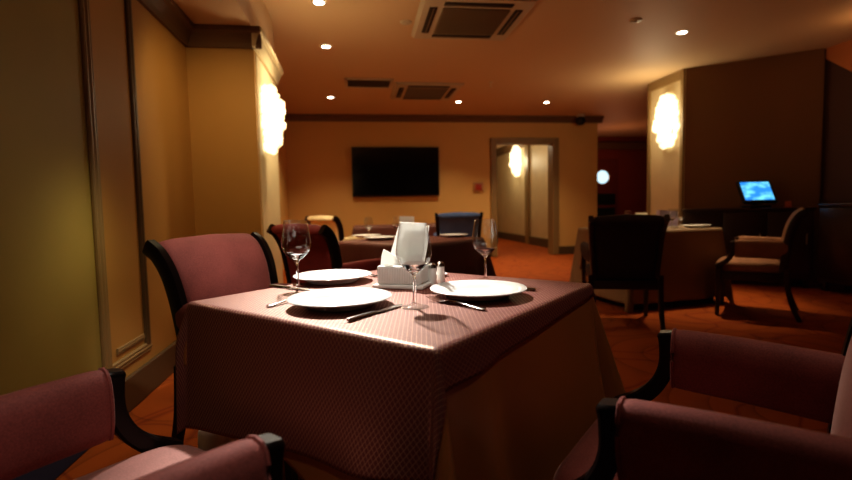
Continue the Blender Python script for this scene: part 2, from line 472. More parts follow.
# right hand side: papered pier, angled wall, dark side wall with a painted light patch
struct('wall_right_pier', B(4.35, 4.9, 5.93, 6.72, 0, CEIL), M['wall_cream'])
bm = bmesh.new(); box(bm, 4.325, 4.35, 5.93, 5.99, 0, CEIL, bev=.006); box(bm, 4.325, 4.35, 6.66, 6.72, 0, CEIL, bev=.006); box(bm, 4.325, 4.35, 5.99, 6.66, 2.62, 2.75, bev=.006)
struct('trim_15', bm, M['moulding'])
bm = bmesh.new(); prism(bm, [(4.36, 5.93), (5.46, 5.02), (6.3, 5.9), (4.9, 6.7)], 'z', 0, CEIL); struct('wall_right', bm, M['wall_brown'])
bm = bmesh.new(); prism(bm, [(4.93, 5.44), (5.44, 5.02), (5.47, 5.06), (4.97, 5.48)], 'z', 0, CEIL); struct('trim_16', bm, M['wall_brown'])
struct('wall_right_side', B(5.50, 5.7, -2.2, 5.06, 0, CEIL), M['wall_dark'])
bm = bmesh.new(); prism(bm, [(5.02, 2.63), (4.4, 2.16), (3.0, 1.1), (3.0, CEIL), (5.02, CEIL)], 'x', 5.47, 5.52); struct('wall_right_lit_patch', bm, M['wall_lit_orange'])  # light on the side wall as an orange patch, shadow edge cut into its shape
struct('wall_hall_side', B(9.4, 9.5, 5.0, 12.0, 0, CEIL), M['wall_red'])
struct('wall_hall_front', B(5.0, 9.5, 6.72, 6.8, 0, CEIL), M['wall_dark'])

# ------------------------------------------------------------------ ceiling fittings
def downlight(x, y, label):
    t = thing('downlight', label, 'ceiling light', (x, y, CEIL), 0, 'recessed ceiling downlights')
    bm = bmesh.new(); lathe(bm, [(.045, -.001), (.045, -.008), (.062, -.008), (.066, -.001)], 24); obj('trim_ring', bm, M['chrome'], t)
    bm = bmesh.new(); lathe(bm, [(0, -.004), (.03, -.008), (.046, -.004), (.046, -.001), (0, -.001)], 24); obj('lamp', bm, M['lamp_on'], t)
    return t
dl = downlight(-.32, 7.83, 'round lit ceiling downlight nearest the top left corner of the television wall')
for x, y, lb in ((1.77, 8.05, 'round lit ceiling downlight above the right end of the television'),
                 (3.29, 8.0, 'round lit downlight in the ceiling over the framed doorway'),
                 (-.25, 5.43, 'round lit downlight, middle one of the three in line at the left'),
                 (-.245, 4.30, 'round lit downlight at the very top edge, nearest of three in line at left'),
                 (3.39, 4.68, 'lone round lit downlight on the right side of the ceiling above the right sconce')):
    copy_thing(dl, lb, (x, y, CEIL))

t = thing('ceiling_cassette', 'large square ceiling air conditioner with dark grille, nearest the camera', 'air conditioner', (1.11, 4.52, CEIL), R(-1), 'ceiling air conditioners')
bm = bmesh.new(); prism(bm, [(-.5, -.004), (-.47, -.035), (.47, -.035), (.5, -.004)], 'y', -.48, .48); obj('panel', bm, M['ac_white'], t)
bm = bmesh.new(); box(bm, -.30, .30, -.30, .30, -.05, -.034, bev=.006)
for i in range(-8, 9): box(bm, -.29, .29, i * .034 - .004, i * .034 + .004, -.056, -.049)
obj('intake_grille', bm, M['ac_dark'], t)
for a in range(4):
    bm = bmesh.new(); box(bm, -.30, .30, .345, .415, -.043, -.033, bev=.004)
    bmesh.ops.rotate(bm, verts=bm.verts[:], cent=(0, 0, 0), matrix=Matrix.Rotation(a * PI / 2, 3, 'Z'))
    s = obj('air_slot', bm, M['slot'], t)
    bm = bmesh.new(); box(bm, -.29, .29, .372, .38, -.05, -.036, bev=.002)
    bmesh.ops.rotate(bm, verts=bm.verts[:], cent=(0, 0, 0), matrix=Matrix.Rotation(a * PI / 2, 3, 'Z'))
    obj('louvre', bm, M['ac_dark'], s)
copy_thing(t, 'smaller looking square ceiling air conditioner farther back, beside the flat vent', (1.10, 7.32, CEIL), R(0))

t = thing('ceiling_vent', 'rectangular slatted ceiling vent left of the farther air conditioner', 'vent', (.25, 6.92, CEIL))
bm = bmesh.new()
for x0, x1, y0, y1 in ((-.33, .33, -.24, -.20), (-.33, .33, .20, .24), (-.33, -.29, -.24, .24), (.29, .33, -.24, .24)): box(bm, x0, x1, y0, y1, -.018, -.001, bev=.004)
obj('vent_frame', bm, M['ac_white'], t)
obj('vent_back', B(-.29, .29, -.2, .2, -.004, -.001), M['slot'], t)
bm = bmesh.new()
for i in range(10):
    y = -.18 + i * .04
    prism(bm, [(y - .012, -.016), (y + .010, -.005), (y + .013, -.007), (y - .009, -.018)], 'x', -.29, .29)
obj('slats', bm, M['ac_dark'], t)

def smoke(x, y, label):
    t = thing('smoke_detector', label, 'smoke detector', (x, y, CEIL), 0, 'ceiling detectors')
    bm = bmesh.new(); lathe(bm, [(0, -.016), (.04, -.014), (.055, -.008), (.058, -.001), (0, -.001)], 24); obj('detector_body', bm, M['ac_white'], t)
    bm = bmesh.new(); lathe(bm, [(0, -.022), (.018, -.021), (.02, -.015), (0, -.015)], 16); obj('detector_cap', bm, M['ac_white'], t)
    return t
sm = smoke(.533, 4.676, 'small pale unlit disc on the ceiling just left of the large air conditioner')
copy_thing(sm, 'small pale unlit disc on the ceiling at the upper right, left of the lone downlight', (2.718, 4.423, CEIL))
t = thing('sprinkler', 'tiny hanging sprinkler head on the ceiling right of the farther air conditioner', 'sprinkler', (1.96, 6.77, CEIL))
bm = bmesh.new(); lathe(bm, [(0, -.012), (.03, -.01), (.035, -.001), (0, -.001)], 20); obj('escutcheon', bm, M['chrome'], t)
bm = bmesh.new(); lathe(bm, [(0, -.07), (.022, -.068), (.022, -.063), (.008, -.06), (.008, -.011), (0, -.011)], 16); obj('head', bm, M['chrome'], t)

t = thing('dome_camera', 'dark dome security camera under the ceiling at the right end of the back wall', 'camera', (4.42, 9.06, CEIL))
bm = bmesh.new(); lathe(bm, [(0, -.05), (.07, -.05), (.085, -.03), (.085, -.001), (0, -.001)], 24); obj('mount', bm, M['ac_white'], t)
bm = bmesh.new(); lathe(bm, [(0, -.21), (.05, -.2), (.085, -.165), (.095, -.12), (.08, -.07), (.05, -.051), (0, -.051)], 24); obj('dome', bm, M['black_plastic'], t)

# ------------------------------------------------------------------ wall sconces
def sconce(loc, rz, label, s=1.0):
    """crystal sconce: local +X points away from the wall"""
    t = thing('wall_sconce', label, 'wall light', loc, rz, 'crystal wall sconces')
    obj('back_plate', B(0.001, .02, -.05 * s, .05 * s, -.2 * s, .2 * s, bev=.006), M['chrome'], t)
    rnd = random.Random(5)
    bm = bmesh.new()
    rows = 9
    for k in range(rows):
        z = (-.27 + .54 * k / (rows - 1)) * s
        w = (1 - abs(k - (rows - 1) / 2) ** 2.4 / ((rows - 1) / 2) ** 2.4 * .55)
        for j in range(7):
            a = -PI / 2 + PI * j / 6
            rr = .135 * s * w * rnd.uniform(.82, 1.16)
            c = Vector((.03 + rr * math.cos(a) * .95, rr * math.sin(a), z + rnd.uniform(-.012, .012)))
            r = bmesh.ops.create_icosphere(bm, subdivisions=1, radius=.042 * s * rnd.uniform(.75, 1.2))
            for v in r['verts']: v.co = Vector((v.co.x, v.co.y, v.co.z * 1.35)) + c
    for z in (-.2, -.1, 0, .1, .2):
        r = bmesh.ops.create_icosphere(bm, subdivisions=1, radius=.1 * s)
        for v in r['verts']: v.co = Vector((v.co.x * .8 + .09 * s, v.co.y, v.co.z)) + Vector((0, 0, z * s))
    obj('crystal_shade', bm, M['crystal'], t, angle=1)
    return t
sconce((-.694, 4.06, 1.72), 0, 'glowing crystal wall sconce on the left pier', .82)
sconce((4.35, 6.22, 2.115), PI, 'glowing crystal wall sconce on the pale right pier', 1.12)
sconce((4.5, 12.9, 2.22), PI, 'glowing crystal wall sconce seen through the framed doorway', 1.3)

# ------------------------------------------------------------------ things on the back wall
t = thing('television', 'large black flat television on the back wall', 'television', (.80, 9.3, 1.685))
obj('wall_mount', B(-.3, .3, -.05, -.001, -.2, .2), M['black_plastic'], t)
bm = bmesh.new(); box(bm, -.825, .825, -.09, -.045, -.465, .465, bev=.008)
obj('bezel', bm, M['tv_black'], t)
obj('screen', B(-.805, .805, -.0925, -.089, -.43, .448), M['tv_screen'], t)

t = thing('call_point', 'small red alarm call point left of the framed doorway', 'alarm button', (2.41, 9.301, 1.38))
obj('back_box', B(-.10, .10, -.04, .012, -.09, .09, bev=.01), M['callpoint_light'], t)
obj('button_plate', B(-.06, .06, -.052, -.038, -.06, .06, bev=.008), M['callpoint'], t)

# ------------------------------------------------------------------ armchair
def armchair(label, loc, rz, fab, seatfab, wood='wood', group='upholstered armchairs', top=.885, outer=None):
    t = thing('armchair', label, 'chair', loc, rz, group)
    W = M[wood]; F = M[fab]; S = M[seatfab]
    bm = bmesh.new(); superbox(bm, -.262, .262, -.20, .31, .385, .475, .04, .028); obj('seat_cushion', bm, S, t, angle=60)
    bm = bmesh.new(); box(bm, -.262, .262, -.215, .30, .315, .388, bev=.008); obj('seat_rail', bm, W, t)
    k = (top - .885)
    prof = [(0, -.185, .40), (0, -.195, .52), (0, -.212, .66), (0, -.238, .77 + k * .6), (0, -.280, .848 + k), (0, -.330, top)]
    path = catmull(prof, 6)
    for s in (-1, 1):
        bm = bmesh.new(); strip(bm, path, .020, .062, s * .238)
        for v in bm.verts: v.co.x += s * .034 * max(0, v.co.z - .45) / .43
        obj('stile', bm, W, t)
        fp = catmull([(0, .172, .660), (0, .168, .63), (0, .170, .57), (0, .192, .515), (0, .235, .468), (0, .295, .43)], 6)
        bm = bmesh.new(); strip(bm, fp, .023, .042, s * .277, taper=lambda q: min(1.05, .78 + q * 6) - .15 * math.sin(PI * q)); obj('arm_post', bm, W, t)
        # padded arm: teardrop section swept from post to stile
        rings = []
        ys = [.158, .150, .135, .10, .02, -.06, -.12, -.19, -.212]
        for i, y in enumerate(ys):
            q = [.62, .86, .97, 1, 1, 1, 1, 1, .9][i]
            ring = []
            for j in range(20):
                a = 2 * PI * j / 20
                c, d = math.cos(a), math.sin(a)
                z = .592 + .078 * d * (q * .25 + .75)
                w = (.026 + .020 * (d + 1) / 2) * q
                ring.append((s * (.277 - .038 * (.158 - y) / .40) + s * .010 * (1 - d) * -.6 + w * math.copysign(abs(c) ** .75, c), y, z - .012 * max(0, -y) / .29))
            rings.append(ring)
        bm = bmesh.new(); loft(bm, rings); pad = obj('arm_pad', bm, F, t, angle=70)
        bm = bmesh.new(); rg = rings[1]
        tube(bm, [Vector(p) * 1 + Vector((0, .003, 0)) for p in rg + rg[:1]], .0045, 6, False); obj('piping', bm, F, pad)
        bm = bmesh.new()
        lp = [Vector((0, .272, .43)), Vector((0, .276, .25)), Vector((0, .282, 0))]
        strip(bm, catmull(lp, 4), .024, .048, s * .262, taper=lambda q: 1 - .38 * q); obj('leg', bm, W, t)
        bm = bmesh.new()
        lp = [Vector((0, -.205, .43)), Vector((0, -.222, .25)), Vector((0, -.26, .1)), Vector((0, -.305, 0))]
        strip(bm, catmull(lp, 4), .021, .046, s * .262, taper=lambda q: 1 - .3 * q); obj('leg', bm, W, t)
    # upholstered back between the stiles
    bp = catmull([Vector(p) for p in prof][0:6], 6)[2:]
    n = len(bp); rings = []
    for i, p in enumerate(bp):
        tt = (bp[min(i + 1, n - 1)] - bp[max(i - 1, 0)]).normalized(); nr = Vector((0, tt.z, -tt.y))
        q = i / (n - 1); th = .030 if .04 < q < .97 else .018
        ring = []
        for j in range(24):
            a = 2 * PI * j / 24; c, d = math.cos(a), math.sin(a)
            x = .218 * math.copysign(abs(c) ** .22, c); w = math.copysign(abs(d) ** .5, d)
            bulge = .014 * (1 - (x / .22) ** 2) if d > 0 else .004
            ring.append(Vector((x, p.y, p.z)) + nr * (w * (th + bulge)))
        rings.append(ring)
    bm = bmesh.new(); loft(bm, rings)
    for v in bm.verts: v.co.x *= 1 + .150 * max(0, v.co.z - .45) / .43
    obj('backrest', bm, M[outer] if outer else F, t, angle=60)
    return t

def face(dx, dy):   # rotation so that local +Y points along (dx,dy)
    return math.atan2(-dx, dy)

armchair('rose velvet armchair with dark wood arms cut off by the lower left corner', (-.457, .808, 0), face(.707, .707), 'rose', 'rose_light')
armchair('rose velvet armchair in shadow at the lower right, beside the near table', (.742, .843, 0), face(-.72, .69), 'rose', 'rose')
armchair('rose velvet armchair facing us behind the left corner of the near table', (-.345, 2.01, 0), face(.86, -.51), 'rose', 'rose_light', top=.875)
armchair('dark red armchair with its back to us between the near table and the middle table', (-.13, 3.34, 0), face(.74, .67), 'red_velvet', 'red_velvet')
armchair('cream armchair at the far left, below the left edge of the television', (-.17, 6.20, 0), face(.75, .66), 'cream_velvet', 'cream_velvet', top=.90)
armchair('blue armchair behind the middle table, below the right end of the television', (1.30, 6.10, 0), face(.14, .99), 'blue_velvet', 'blue_velvet', top=.905)
armchair('dark armchair with its back to us in front of the right table', (2.19, 3.76, 0), face(.35, .94), 'dark_velvet', 'dark_velvet', 'wood_brown', top=.885)
armchair('dark armchair with a beige seat turned side-on right of the right table', (3.55, 3.84, 0), face(-.72, .69), 'beige_velvet', 'beige_velvet', 'wood_brown', top=.905)

# ------------------------------------------------------------------ draped cloths
def drape(name, m, hu, hv, quad, z, res=.012, flare=.10, fold=.10, corner=.34, rad=.012, wave=13., parent=None, ph=0.):
    """cloth quad (flat table coordinates, corners lf, rf, rb, lb) laid over a table of half size hu x hv"""
    lf, rf, rb, lb = [Vector((*q, 0)) for q in quad]
    nu = max(8, int(max((rf - lf).length, (rb - lb).length) / res)); nv = max(8, int(max((lb - lf).length, (rb - rf).length) / res))
    bm = bmesh.new(); uvl = bm.loops.layers.uv.new('UVMap'); flat = {}
    grid = []
    for j in range(nv + 1):
        row = []
        for i in range(nu + 1):
            a, b = i / nu, j / nv
            p = (lf * (1 - a) + rf * a) * (1 - b) + (lb * (1 - a) + rb * a) * b
            u, v = p.x, p.y
            cu, cv = max(-hu, min(hu, u)), max(-hv, min(hv, v))
            eu, ev = u - cu, v - cv; d = math.hypot(eu, ev)
            if d < 1e-9: q = Vector((u, v, z))
            else:
                fx, fy = eu / d, ev / d
                if d < rad * PI / 2: out, down = rad * math.sin(d / rad), rad * (1 - math.cos(d / rad))
                else:
                    dd = d - rad * PI / 2
                    out, down = rad + flare * dd, rad + dd * .985
                    s2 = abs(2 * fx * fy)
                    per = cu * 1.0 + cv * 1.37
                    wv = .5 + .5 * math.sin(wave * per + ph + 2.2 * math.sin(per * 5 + ph))
                    out += fold * dd * wv * (1 - s2) + corner * dd * s2 ** 1.5
                q = Vector((cu + fx * out, cv + fy * out, z - down))
            vt = bm.verts.new(q); flat[vt] = (u, v); row.append(vt)
        grid.append(row)
    for j in range(nv):
        for i in range(nu):
            f = bm.faces.new((grid[j][i], grid[j][i + 1], grid[j + 1][i + 1], grid[j + 1][i]))
            for l in f.loops: l[uvl].uv = flat[l.vert]
    me_o = obj(name, bm, m, parent, True, 80)
    md = me_o.modifiers.new('thickness', 'SOLIDIFY'); md.thickness = .002; md.offset = -1
    return me_o

def table(label, loc, rz, hu, hv, h=.742, legm='bright_steel', inset=.03, lw=.05, group='square dining tables'):
    t = thing('dining_table', label, 'table', loc, rz, group)
    obj('tabletop', B(-hu, hu, -hv, hv, h - .03, h, bev=.004, seg=1), M['wood_brown'], t)
    obj('apron', B(-hu + .06, hu - .06, -hv + .06, hv - .06, h - .1, h - .031), M['wood_brown'], t)
    for sx in (-1, 1):
        for sy in (-1, 1):
            x, y = sx * (hu - inset - lw), sy * (hv - inset - lw)
            bm = bmesh.new()
            if legm == 'bright_steel':      # splayed round leg with a wider polished foot sleeve
                loft(bm, [[(sx * k + r * math.cos(2 * PI * i / 28), sy * k + r * math.sin(2 * PI * i / 28), z) for i in range(28)]
                          for k, r, z in ((.352, .032, h - .031), (.382, .035, .40), (.383, .048, .388), (.386, .053, .37), (.392, .052, .20), (.397, .052, .012), (.397, .048, 0))])
            else: box(bm, x - lw, x + lw, y - lw, y + lw, 0, h - .031, bev=.012)
            obj('leg', bm, M[legm], t)
    return t

# near table
NT = (.135, 1.446, 0); NR = -PI / 4 + R(.3)
table('square table nearest the camera, hidden under patterned cloth, one steel leg showing', NT, NR, .418, .418, .7405, 'bright_steel', .0, .052)
c = drape('tablecloth', M['satin'], .420, .420, [(-.46, -.60), (1.10, -1.10), (1.09, 1.05), (-.46, .9)], .7440, res=.012, flare=.05, fold=.15, corner=.29, wave=11, ph=.4)
c.location = NT; c.rotation_euler = (0, 0, NR)
tag(c, 'plain brown satin undercloth hanging down the right side of the near table', 'tablecloth', 'tablecloths')
c = drape('tablecloth', M['overlay'], .424, .424, [(-.49, -.80), (.525, -.66), (.46, .58), (-.49, .58)], .7475, res=.0105, flare=.055, fold=.155, corner=.30, wave=11, ph=.4)
c.location = NT; c.rotation_euler = (0, 0, NR)
tag(c, 'maroon tablecloth with fine gold diamond lattice on the near table', 'tablecloth', 'tablecloths')
TZ = .7485

# middle table, far table, right table
table('square table in the middle distance behind the dark red armchair', (.45, 3.92, 0), -PI / 4, .42, .42, .742, 'wood_brown')
c = drape('tablecloth', M['maroon_cloth'], .423, .423, [(-.95, -.78), (.95, -.78), (.95, .78), (-.95, .78)], .7455, res=.025, flare=.06, fold=.08, corner=.26, wave=10, ph=2)
c.location = (.45, 3.92, 0); c.rotation_euler = (0, 0, -PI / 4); tag(c, 'maroon tablecloth on the middle table behind the dark red armchair', 'tablecloth', 'tablecloths')
table('table farthest back, before the television wall', (.66, 7.35, 0), 0, .67, .40, .742, 'wood_brown')
c = drape('tablecloth', M['maroon_cloth'], .673, .403, [(-1.2, -.95), (1.2, -.95), (1.2, .95), (-1.2, .95)], .7455, res=.035, flare=.05, fold=.06, corner=.25, wave=10, ph=3)
c.location = (.66, 7.35, 0); tag(c, 'maroon tablecloth on the farthest table before the television wall', 'tablecloth', 'tablecloths')
table('table on the right in front of the dark sideboard', (3.0, 4.66, 0), R(7), .52, .42, .742, 'wood_brown')
c = drape('tablecloth', M['grey_cloth'], .523, .423, [(-1.22, -1.12), (1.22, -1.12), (1.22, 1.12), (-1.22, 1.12)], .7455, res=.03, flare=.03, fold=.07, corner=.12, wave=8, ph=.5)
c.location = (3.0, 4.66, 0); c.rotation_euler = (0, 0, R(7)); tag(c, 'plain dull beige tablecloth reaching the floor on the right table', 'tablecloth', 'tablecloths')

# ------------------------------------------------------------------ tableware
PL = bmesh.new()
lathe(PL, [(0, .006), (.080, .006), (.088, .009), (.100, .017), (.134, .0255), (.136, .0235), (.134, .0215), (.102, .0125), (.088, .003), (.084, .0), (.078, .0), (.076, .003), (0, .003)], 64)
plate = obj('dinner_plate', PL, M['porcelain'], None, angle=60, loc=(-.044, 1.28, TZ))
tag(plate, 'round white dinner plate nearest the front edge of the near table', 'plate', 'white dinner plates')
def dup(o, label, loc, rz=0, scale=1):
    c = copy_thing(o, label, loc, rz); c.location = loc; c.rotation_euler = (0, 0, rz); c.scale = (scale,) * 3
    c['label'] = label; return c
dup(plate, 'round white dinner plate at the right side of the near table', (.338, 1.32, TZ))
dup(plate, 'round white dinner plate at the back of the near table, behind the left wine glass', (-.082, 1.722, TZ))
T2 = .7465
dup(plate, 'white plate on the middle table, left one at the back', (.10, 4.32, T2), 0, .95)
dup(plate, 'white plate on the middle table nearest the front, left of the tall napkins', (.20, 3.95, T2), 0, 1)
dup(plate, 'white plate on the middle table at its right, beyond the tall napkins', (.83, 4.04, T2), 0, .9)
sc = dup(plate, 'small white saucer behind the shakers on the near table', (.285, 1.753, TZ), 0, .36); sc.name = 'saucer'; sc['category'] = 'saucer'
del sc['group']
dup(plate, 'white plate near the right corner of the right table', (3.40, 4.44, T2), 0, 1)
dup(plate, 'white plate at the far side of the right table', (3.36, 4.90, T2), 0, 1)

t_ = .0011
glass = thing('wine_glass', 'empty stemmed wine glass at the front of the near table, before the napkin holder', 'glass', (.144, 1.205, TZ), 0, 'wine glasses')
bm = bmesh.new()
lathe(bm, [(.0362, .1112), (.040, .1165), (.0455, .131), (.0455, .145), (.042, .170), (.0372, .200), (.0352, .213),
           (.0352 - t_, .2135), (.0372 - t_, .200), (.042 - t_, .170), (.0455 - t_, .145), (.0455 - t_, .131), (.040 - t_, .1172), (.0362 - t_, .1125), (.0362, .1112)], 48)
obj('bowl', bm, M['glass'], glass, angle=80)
bm = bmesh.new()
lathe(bm, [(0, .013), (.0052, .013), (.0040, .03), (.0038, .07), (.0046, .080), (.010, .0885), (.024, .0985), (.032, .1065), (.036, .111), (.035, .1122), (.024, .1030), (.010, .0965), (0, .0950)], 40)
obj('stem', bm, M['solid_glass'], glass, angle=80)
bm = bmesh.new()
lathe(bm, [(0, .0), (.034, .0), (.0365, .0012), (.034, .003), (.015, .007), (.0052, .0129), (0, .0129)], 48); obj('foot', bm, M['glass'], glass, angle=80)
dup(glass, 'empty stemmed wine glass at the left of the near table, before the back plate', (-.187, 1.590, TZ), 0, 1.03)
dup(glass, 'empty stemmed wine glass at the back right of the near table, behind the right plate', (.432, 1.585, TZ), 0, .98)
dup(glass, 'wine glass on the middle table, left of the tall napkins', (.115, 4.16, T2), 0, .86)
dup(glass, 'wine glass on the middle table, close to the left side of its napkin stand', (.36, 4.20, T2), 0, .86)
dup(glass, 'wine glass on the right table above the back of the dark armchair', (2.83, 4.72, T2), 0, .86)
dup(glass, 'wine glass on the right table beside the lilac napkin, left one', (3.20, 4.40, T2), 0, .9)
dup(glass, 'wine glass on the right table beside the lilac napkin, right one', (3.08, 4.36, T2), 0, .9)

def blade_sweep(bm, pts):
    """pts: list of (t along length, half width, z centre, half thickness) -> flat bar along +Y"""
    rings = []
    for y, w, z, h in pts: rings.append([(w, y, z), (w * .6, y, z + h), (-w * .6, y, z + h), (-w, y, z), (-w * .6, y, z - h), (w * .6, y, z - h)])
    return loft(bm, rings)
def knife(label, p, d, bendz=0):
    t = thing('table_knife', label, 'knife', (p[0], p[1], TZ), face(*d), 'cutlery on the near table')
    bm = bmesh.new(); blade_sweep(bm, [(0, .004, .0042, .003), (.004, .0075, .0042, .004), (.05, .0065, .0042, .0037), (.095, .005, .0040, .003)]); obj('handle', bm, M['steel'], t)
    bm = bmesh.new(); blade_sweep(bm, [(.095, .005, .0036, .002), (.105, .009, .0035, .0012), (.17, .0095, .0035, .001), (.195, .0075, .0035, .0009), (.208, .002, .0035, .0006)]); obj('blade', bm, M['steel'], t)
    return t
def fork(label, p, d):
    t = thing('table_fork', label, 'fork', (p[0], p[1], TZ), face(*d), 'cutlery on the near table')
    bm = bmesh.new(); blade_sweep(bm, [(0, .004, .0035, .0016), (.006, .0085, .0035, .002), (.05, .006, .005, .002), (.10, .0033, .0085, .002), (.128, .0032, .0085, .002)]); obj('handle', bm, M['steel'], t)
    bm = bmesh.new(); blade_sweep(bm, [(.127, .0032, .0085, .002), (.136, .009, .0065, .0012), (.146, .0122, .0045, .001), (.156, .0126, .0038, .001)])
    for x in (-.0108, -.0036, .0036, .0108):
        rings = []
        for y, z in ((.155, .0038), (.175, .0042), (.192, .007), (.203, .0115)):
            r = .0017 if y < .2 else .0009
            rings.append([(x + r, y, z - .0008), (x + r, y, z + .0008), (x - r, y, z + .0008), (x - r, y, z - .0008)])
        loft(bm, rings)
    obj('tines', bm, M['steel'], t)
    return t
knife('steel knife right of the front plate, handle at the table edge', (-.022, 1.084), (.664, .748))
fork('steel fork lying between the front wine glass and the right plate', (.307, 1.125), (-.55, .835))
fork('steel fork left of the front plate, its handle toward the table edge', (-.233, 1.297), (.585, .811))
knife('steel knife lying left of the back plate near the left wine glass', (-.285, 1.655), (.77, -.64))
knife('steel knife behind the right plate with only its handle end showing', (.520, 1.352), (-.72, .69))
fork('steel fork beyond the back plate, only its end showing', (-.045, 1.905), (.72, -.69))

def napkin_holder(label, loc, rz, s=1., cat='napkin holder'):
    t = thing('napkin_holder', label, cat, loc, rz, 'white napkin holders')
    bm = bmesh.new(); box(bm, -.085, .085, -.06, .06, 0, .012, bev=.004); obj('base', bm, M['white_plastic'], t)
    bm = bmesh.new(); box(bm, -.072, .072, -.048, .048, .0121, .07, bev=.004)
    for i in range(-12, 13): box(bm, i * .0056 - .0014, i * .0056 + .0014, -.0505, -.047, .018, .064)
    for i in range(-8, 9): box(bm, .071, .0745, i * .0054 - .0014, i * .0054 + .0014, .018, .064)
    obj('ribbed_box', bm, M['white_plastic'], t)
    t.scale = (s,) * 3
    return t
def napkin(label, loc, rz, pts, tilt, th=.006):
    th = min(th, .004)
    bm = bmesh.new()
    n = 5; P = []
    for k in (-1, 1):
        P.append([(x, k * th / 2 + z * tilt + .006 * math.sin(x * 40), z) for x, z in pts])
    loft(bm, P)
    o = obj('paper_napkin', bm, M['paper'], None, angle=30); o.location = loc; o.rotation_euler = (0, 0, rz)
    return tag(o, label, 'napkin', 'paper napkins in the near holder')
HR = R(-26); H = Vector((.150, 1.545, TZ))
def hl(x, y, z): return H + Matrix.Rotation(HR, 3, 'Z') @ Vector((x, y, z))
napkin_holder('white ribbed napkin holder filled with napkins on the near table', tuple(H), HR)
napkin('tallest white paper napkin standing in the near holder behind the front wine glass', hl(.005, .018, .071), HR,
       [(-.060, 0), (.052, 0), (.060, .05), (.064, .13), (-.022, .136), (-.034, .10), (-.052, .04)], .10, .010)
napkin('second tall paper napkin behind the tallest in the near holder', hl(.004, .033, .071), HR,
       [(-.060, 0), (.055, 0), (.066, .06), (.070, .122), (-.012, .128), (-.03, .09)], .12, .010)
napkin('short crumpled paper napkin at the left front of the near holder', hl(-.030, -.018, .071), HR,
       [(-.038, 0), (.032, 0), (.028, .022), (.004, .030), (-.014, .042), (-.030, .05), (-.036, .03)], .15, .012)
napkin('small folded paper napkin at the right front of the near holder', hl(.042, -.012, .071), HR,
       [(-.028, 0), (.026, 0), (.026, .030), (.008, .035), (-.02, .022)], .2, .010)

def shaker(label, loc):
    t = thing('shaker', label, 'shaker', loc, 0, 'salt and pepper shakers')
    bm = bmesh.new(); lathe(bm, [(0, 0), (.0135, 0), (.0145, .002), (.0135, .03), (.0125, .055), (0, .055)], 24); obj('body', bm, M['white_plastic'], t)
    bm = bmesh.new(); lathe(bm, [(0, .0725), (.006, .072), (.0115, .067), (.013, .056), (0, .0555)], 24); obj('cap', bm, M['steel'], t)
    return t
shaker('small pale shaker touching the right side of the napkin holder, left of two', (.244, 1.545, TZ))
shaker('small pale shaker beside the napkin holder, right of two, next to the saucer', (.278, 1.580, TZ))

# distant table dressing
napkin_holder('white napkin holder on the middle table with napkins standing in it', (.44, 4.12, T2), R(-10), .9)
n = napkin('white paper napkins standing in the holder on the middle table', (.44, 4.135, T2 + .0645), R(-10), [(-.06, 0), (.06, 0), (.066, .115), (-.06, .12)], .05, .03)
n['group'] = 'paper napkins on far tables'

t = thing('lilac_napkin_stand', 'lilac napkin block standing on the right table', 'napkin holder', (3.165, 4.57, T2), R(4))
obj('stand_base', B(-.10, .10, -.05, .05, 0, .012, bev=.003), M['white_plastic'], t)
bm = bmesh.new(); prism(bm, [(-.115, .0125), (.115, .0125), (.112, .165), (-.095, .18)], 'y', -.03, .03); obj('napkins', bm, M['lilac'], t)
t = thing('menu_card', 'cream folded card standing on the right table behind the dark armchair', 'card', (3.02, 4.78, T2), R(8))
bm = bmesh.new(); prism(bm, [(-.032, 0), (-.029, 0), (.001, .15), (-.001, .15)], 'x', -.075, .075); obj('front_leaf', bm, M['cream_card'], t)
bm = bmesh.new(); prism(bm, [(.032, 0), (.029, 0), (-.001, .1495), (.0015, .1515)], 'x', -.075, .075); obj('rear_leaf', bm, M['cream_card'], t)

# ------------------------------------------------------------------ sideboards and till
def sideboard(label, loc, rz, L, D, H, doors):
    t = thing('sideboard', label, 'cabinet', loc, rz, 'dark sideboards')
    W = M['wood_brown']
    obj('carcass', B(-L / 2, L / 2, -D / 2 + .02, D / 2, .10, H - .03, bev=.004, seg=1), W, t)
    obj('worktop', B(-L / 2 - .015, L / 2 + .015, -D / 2, D / 2, H - .03, H, bev=.006), W, t)
    w = L / doors
    for i in range(doors):
        x0 = -L / 2 + i * w
        d = obj('door', B(x0 + .008, x0 + w - .008, -D / 2 - .002, -D / 2 + .02, .13, H - .05, bev=.006), W, t)
        bm = bmesh.new(); tube(bm, [(x0 + w * .85, -D / 2 - .028, H * .55), (x0 + w * .85, -D / 2 - .028, H * .68)], .006); obj('handle', bm, M['chrome'], d)
    for sx in (-1, 1):
        for sy in (-1, 1):
            bm = bmesh.new(); box(bm, sx * (L / 2 - .05) - .025, sx * (L / 2 - .05) + .025, sy * (D / 2 - .06) - .025, sy * (D / 2 - .06) + .025, 0, .101, bev=.004); obj('leg', bm, W, t)
    return t
ang = math.atan2(5.02 - 5.93, 5.46 - 4.36)
nrm = Vector((math.sin(ang), -math.cos(ang), 0))
mid = Vector((4.87, 5.505, 0)) + nrm * .27
sideboard('long dark sideboard against the brown wall, carrying the glowing till screen', tuple(mid), ang, 1.30, .46, .915, 3)
sideboard('dark cabinet at the right edge of the photo behind the beige-seated chair', (5.24, 4.15, 0), R(-90), .98, .42, .955, 2)

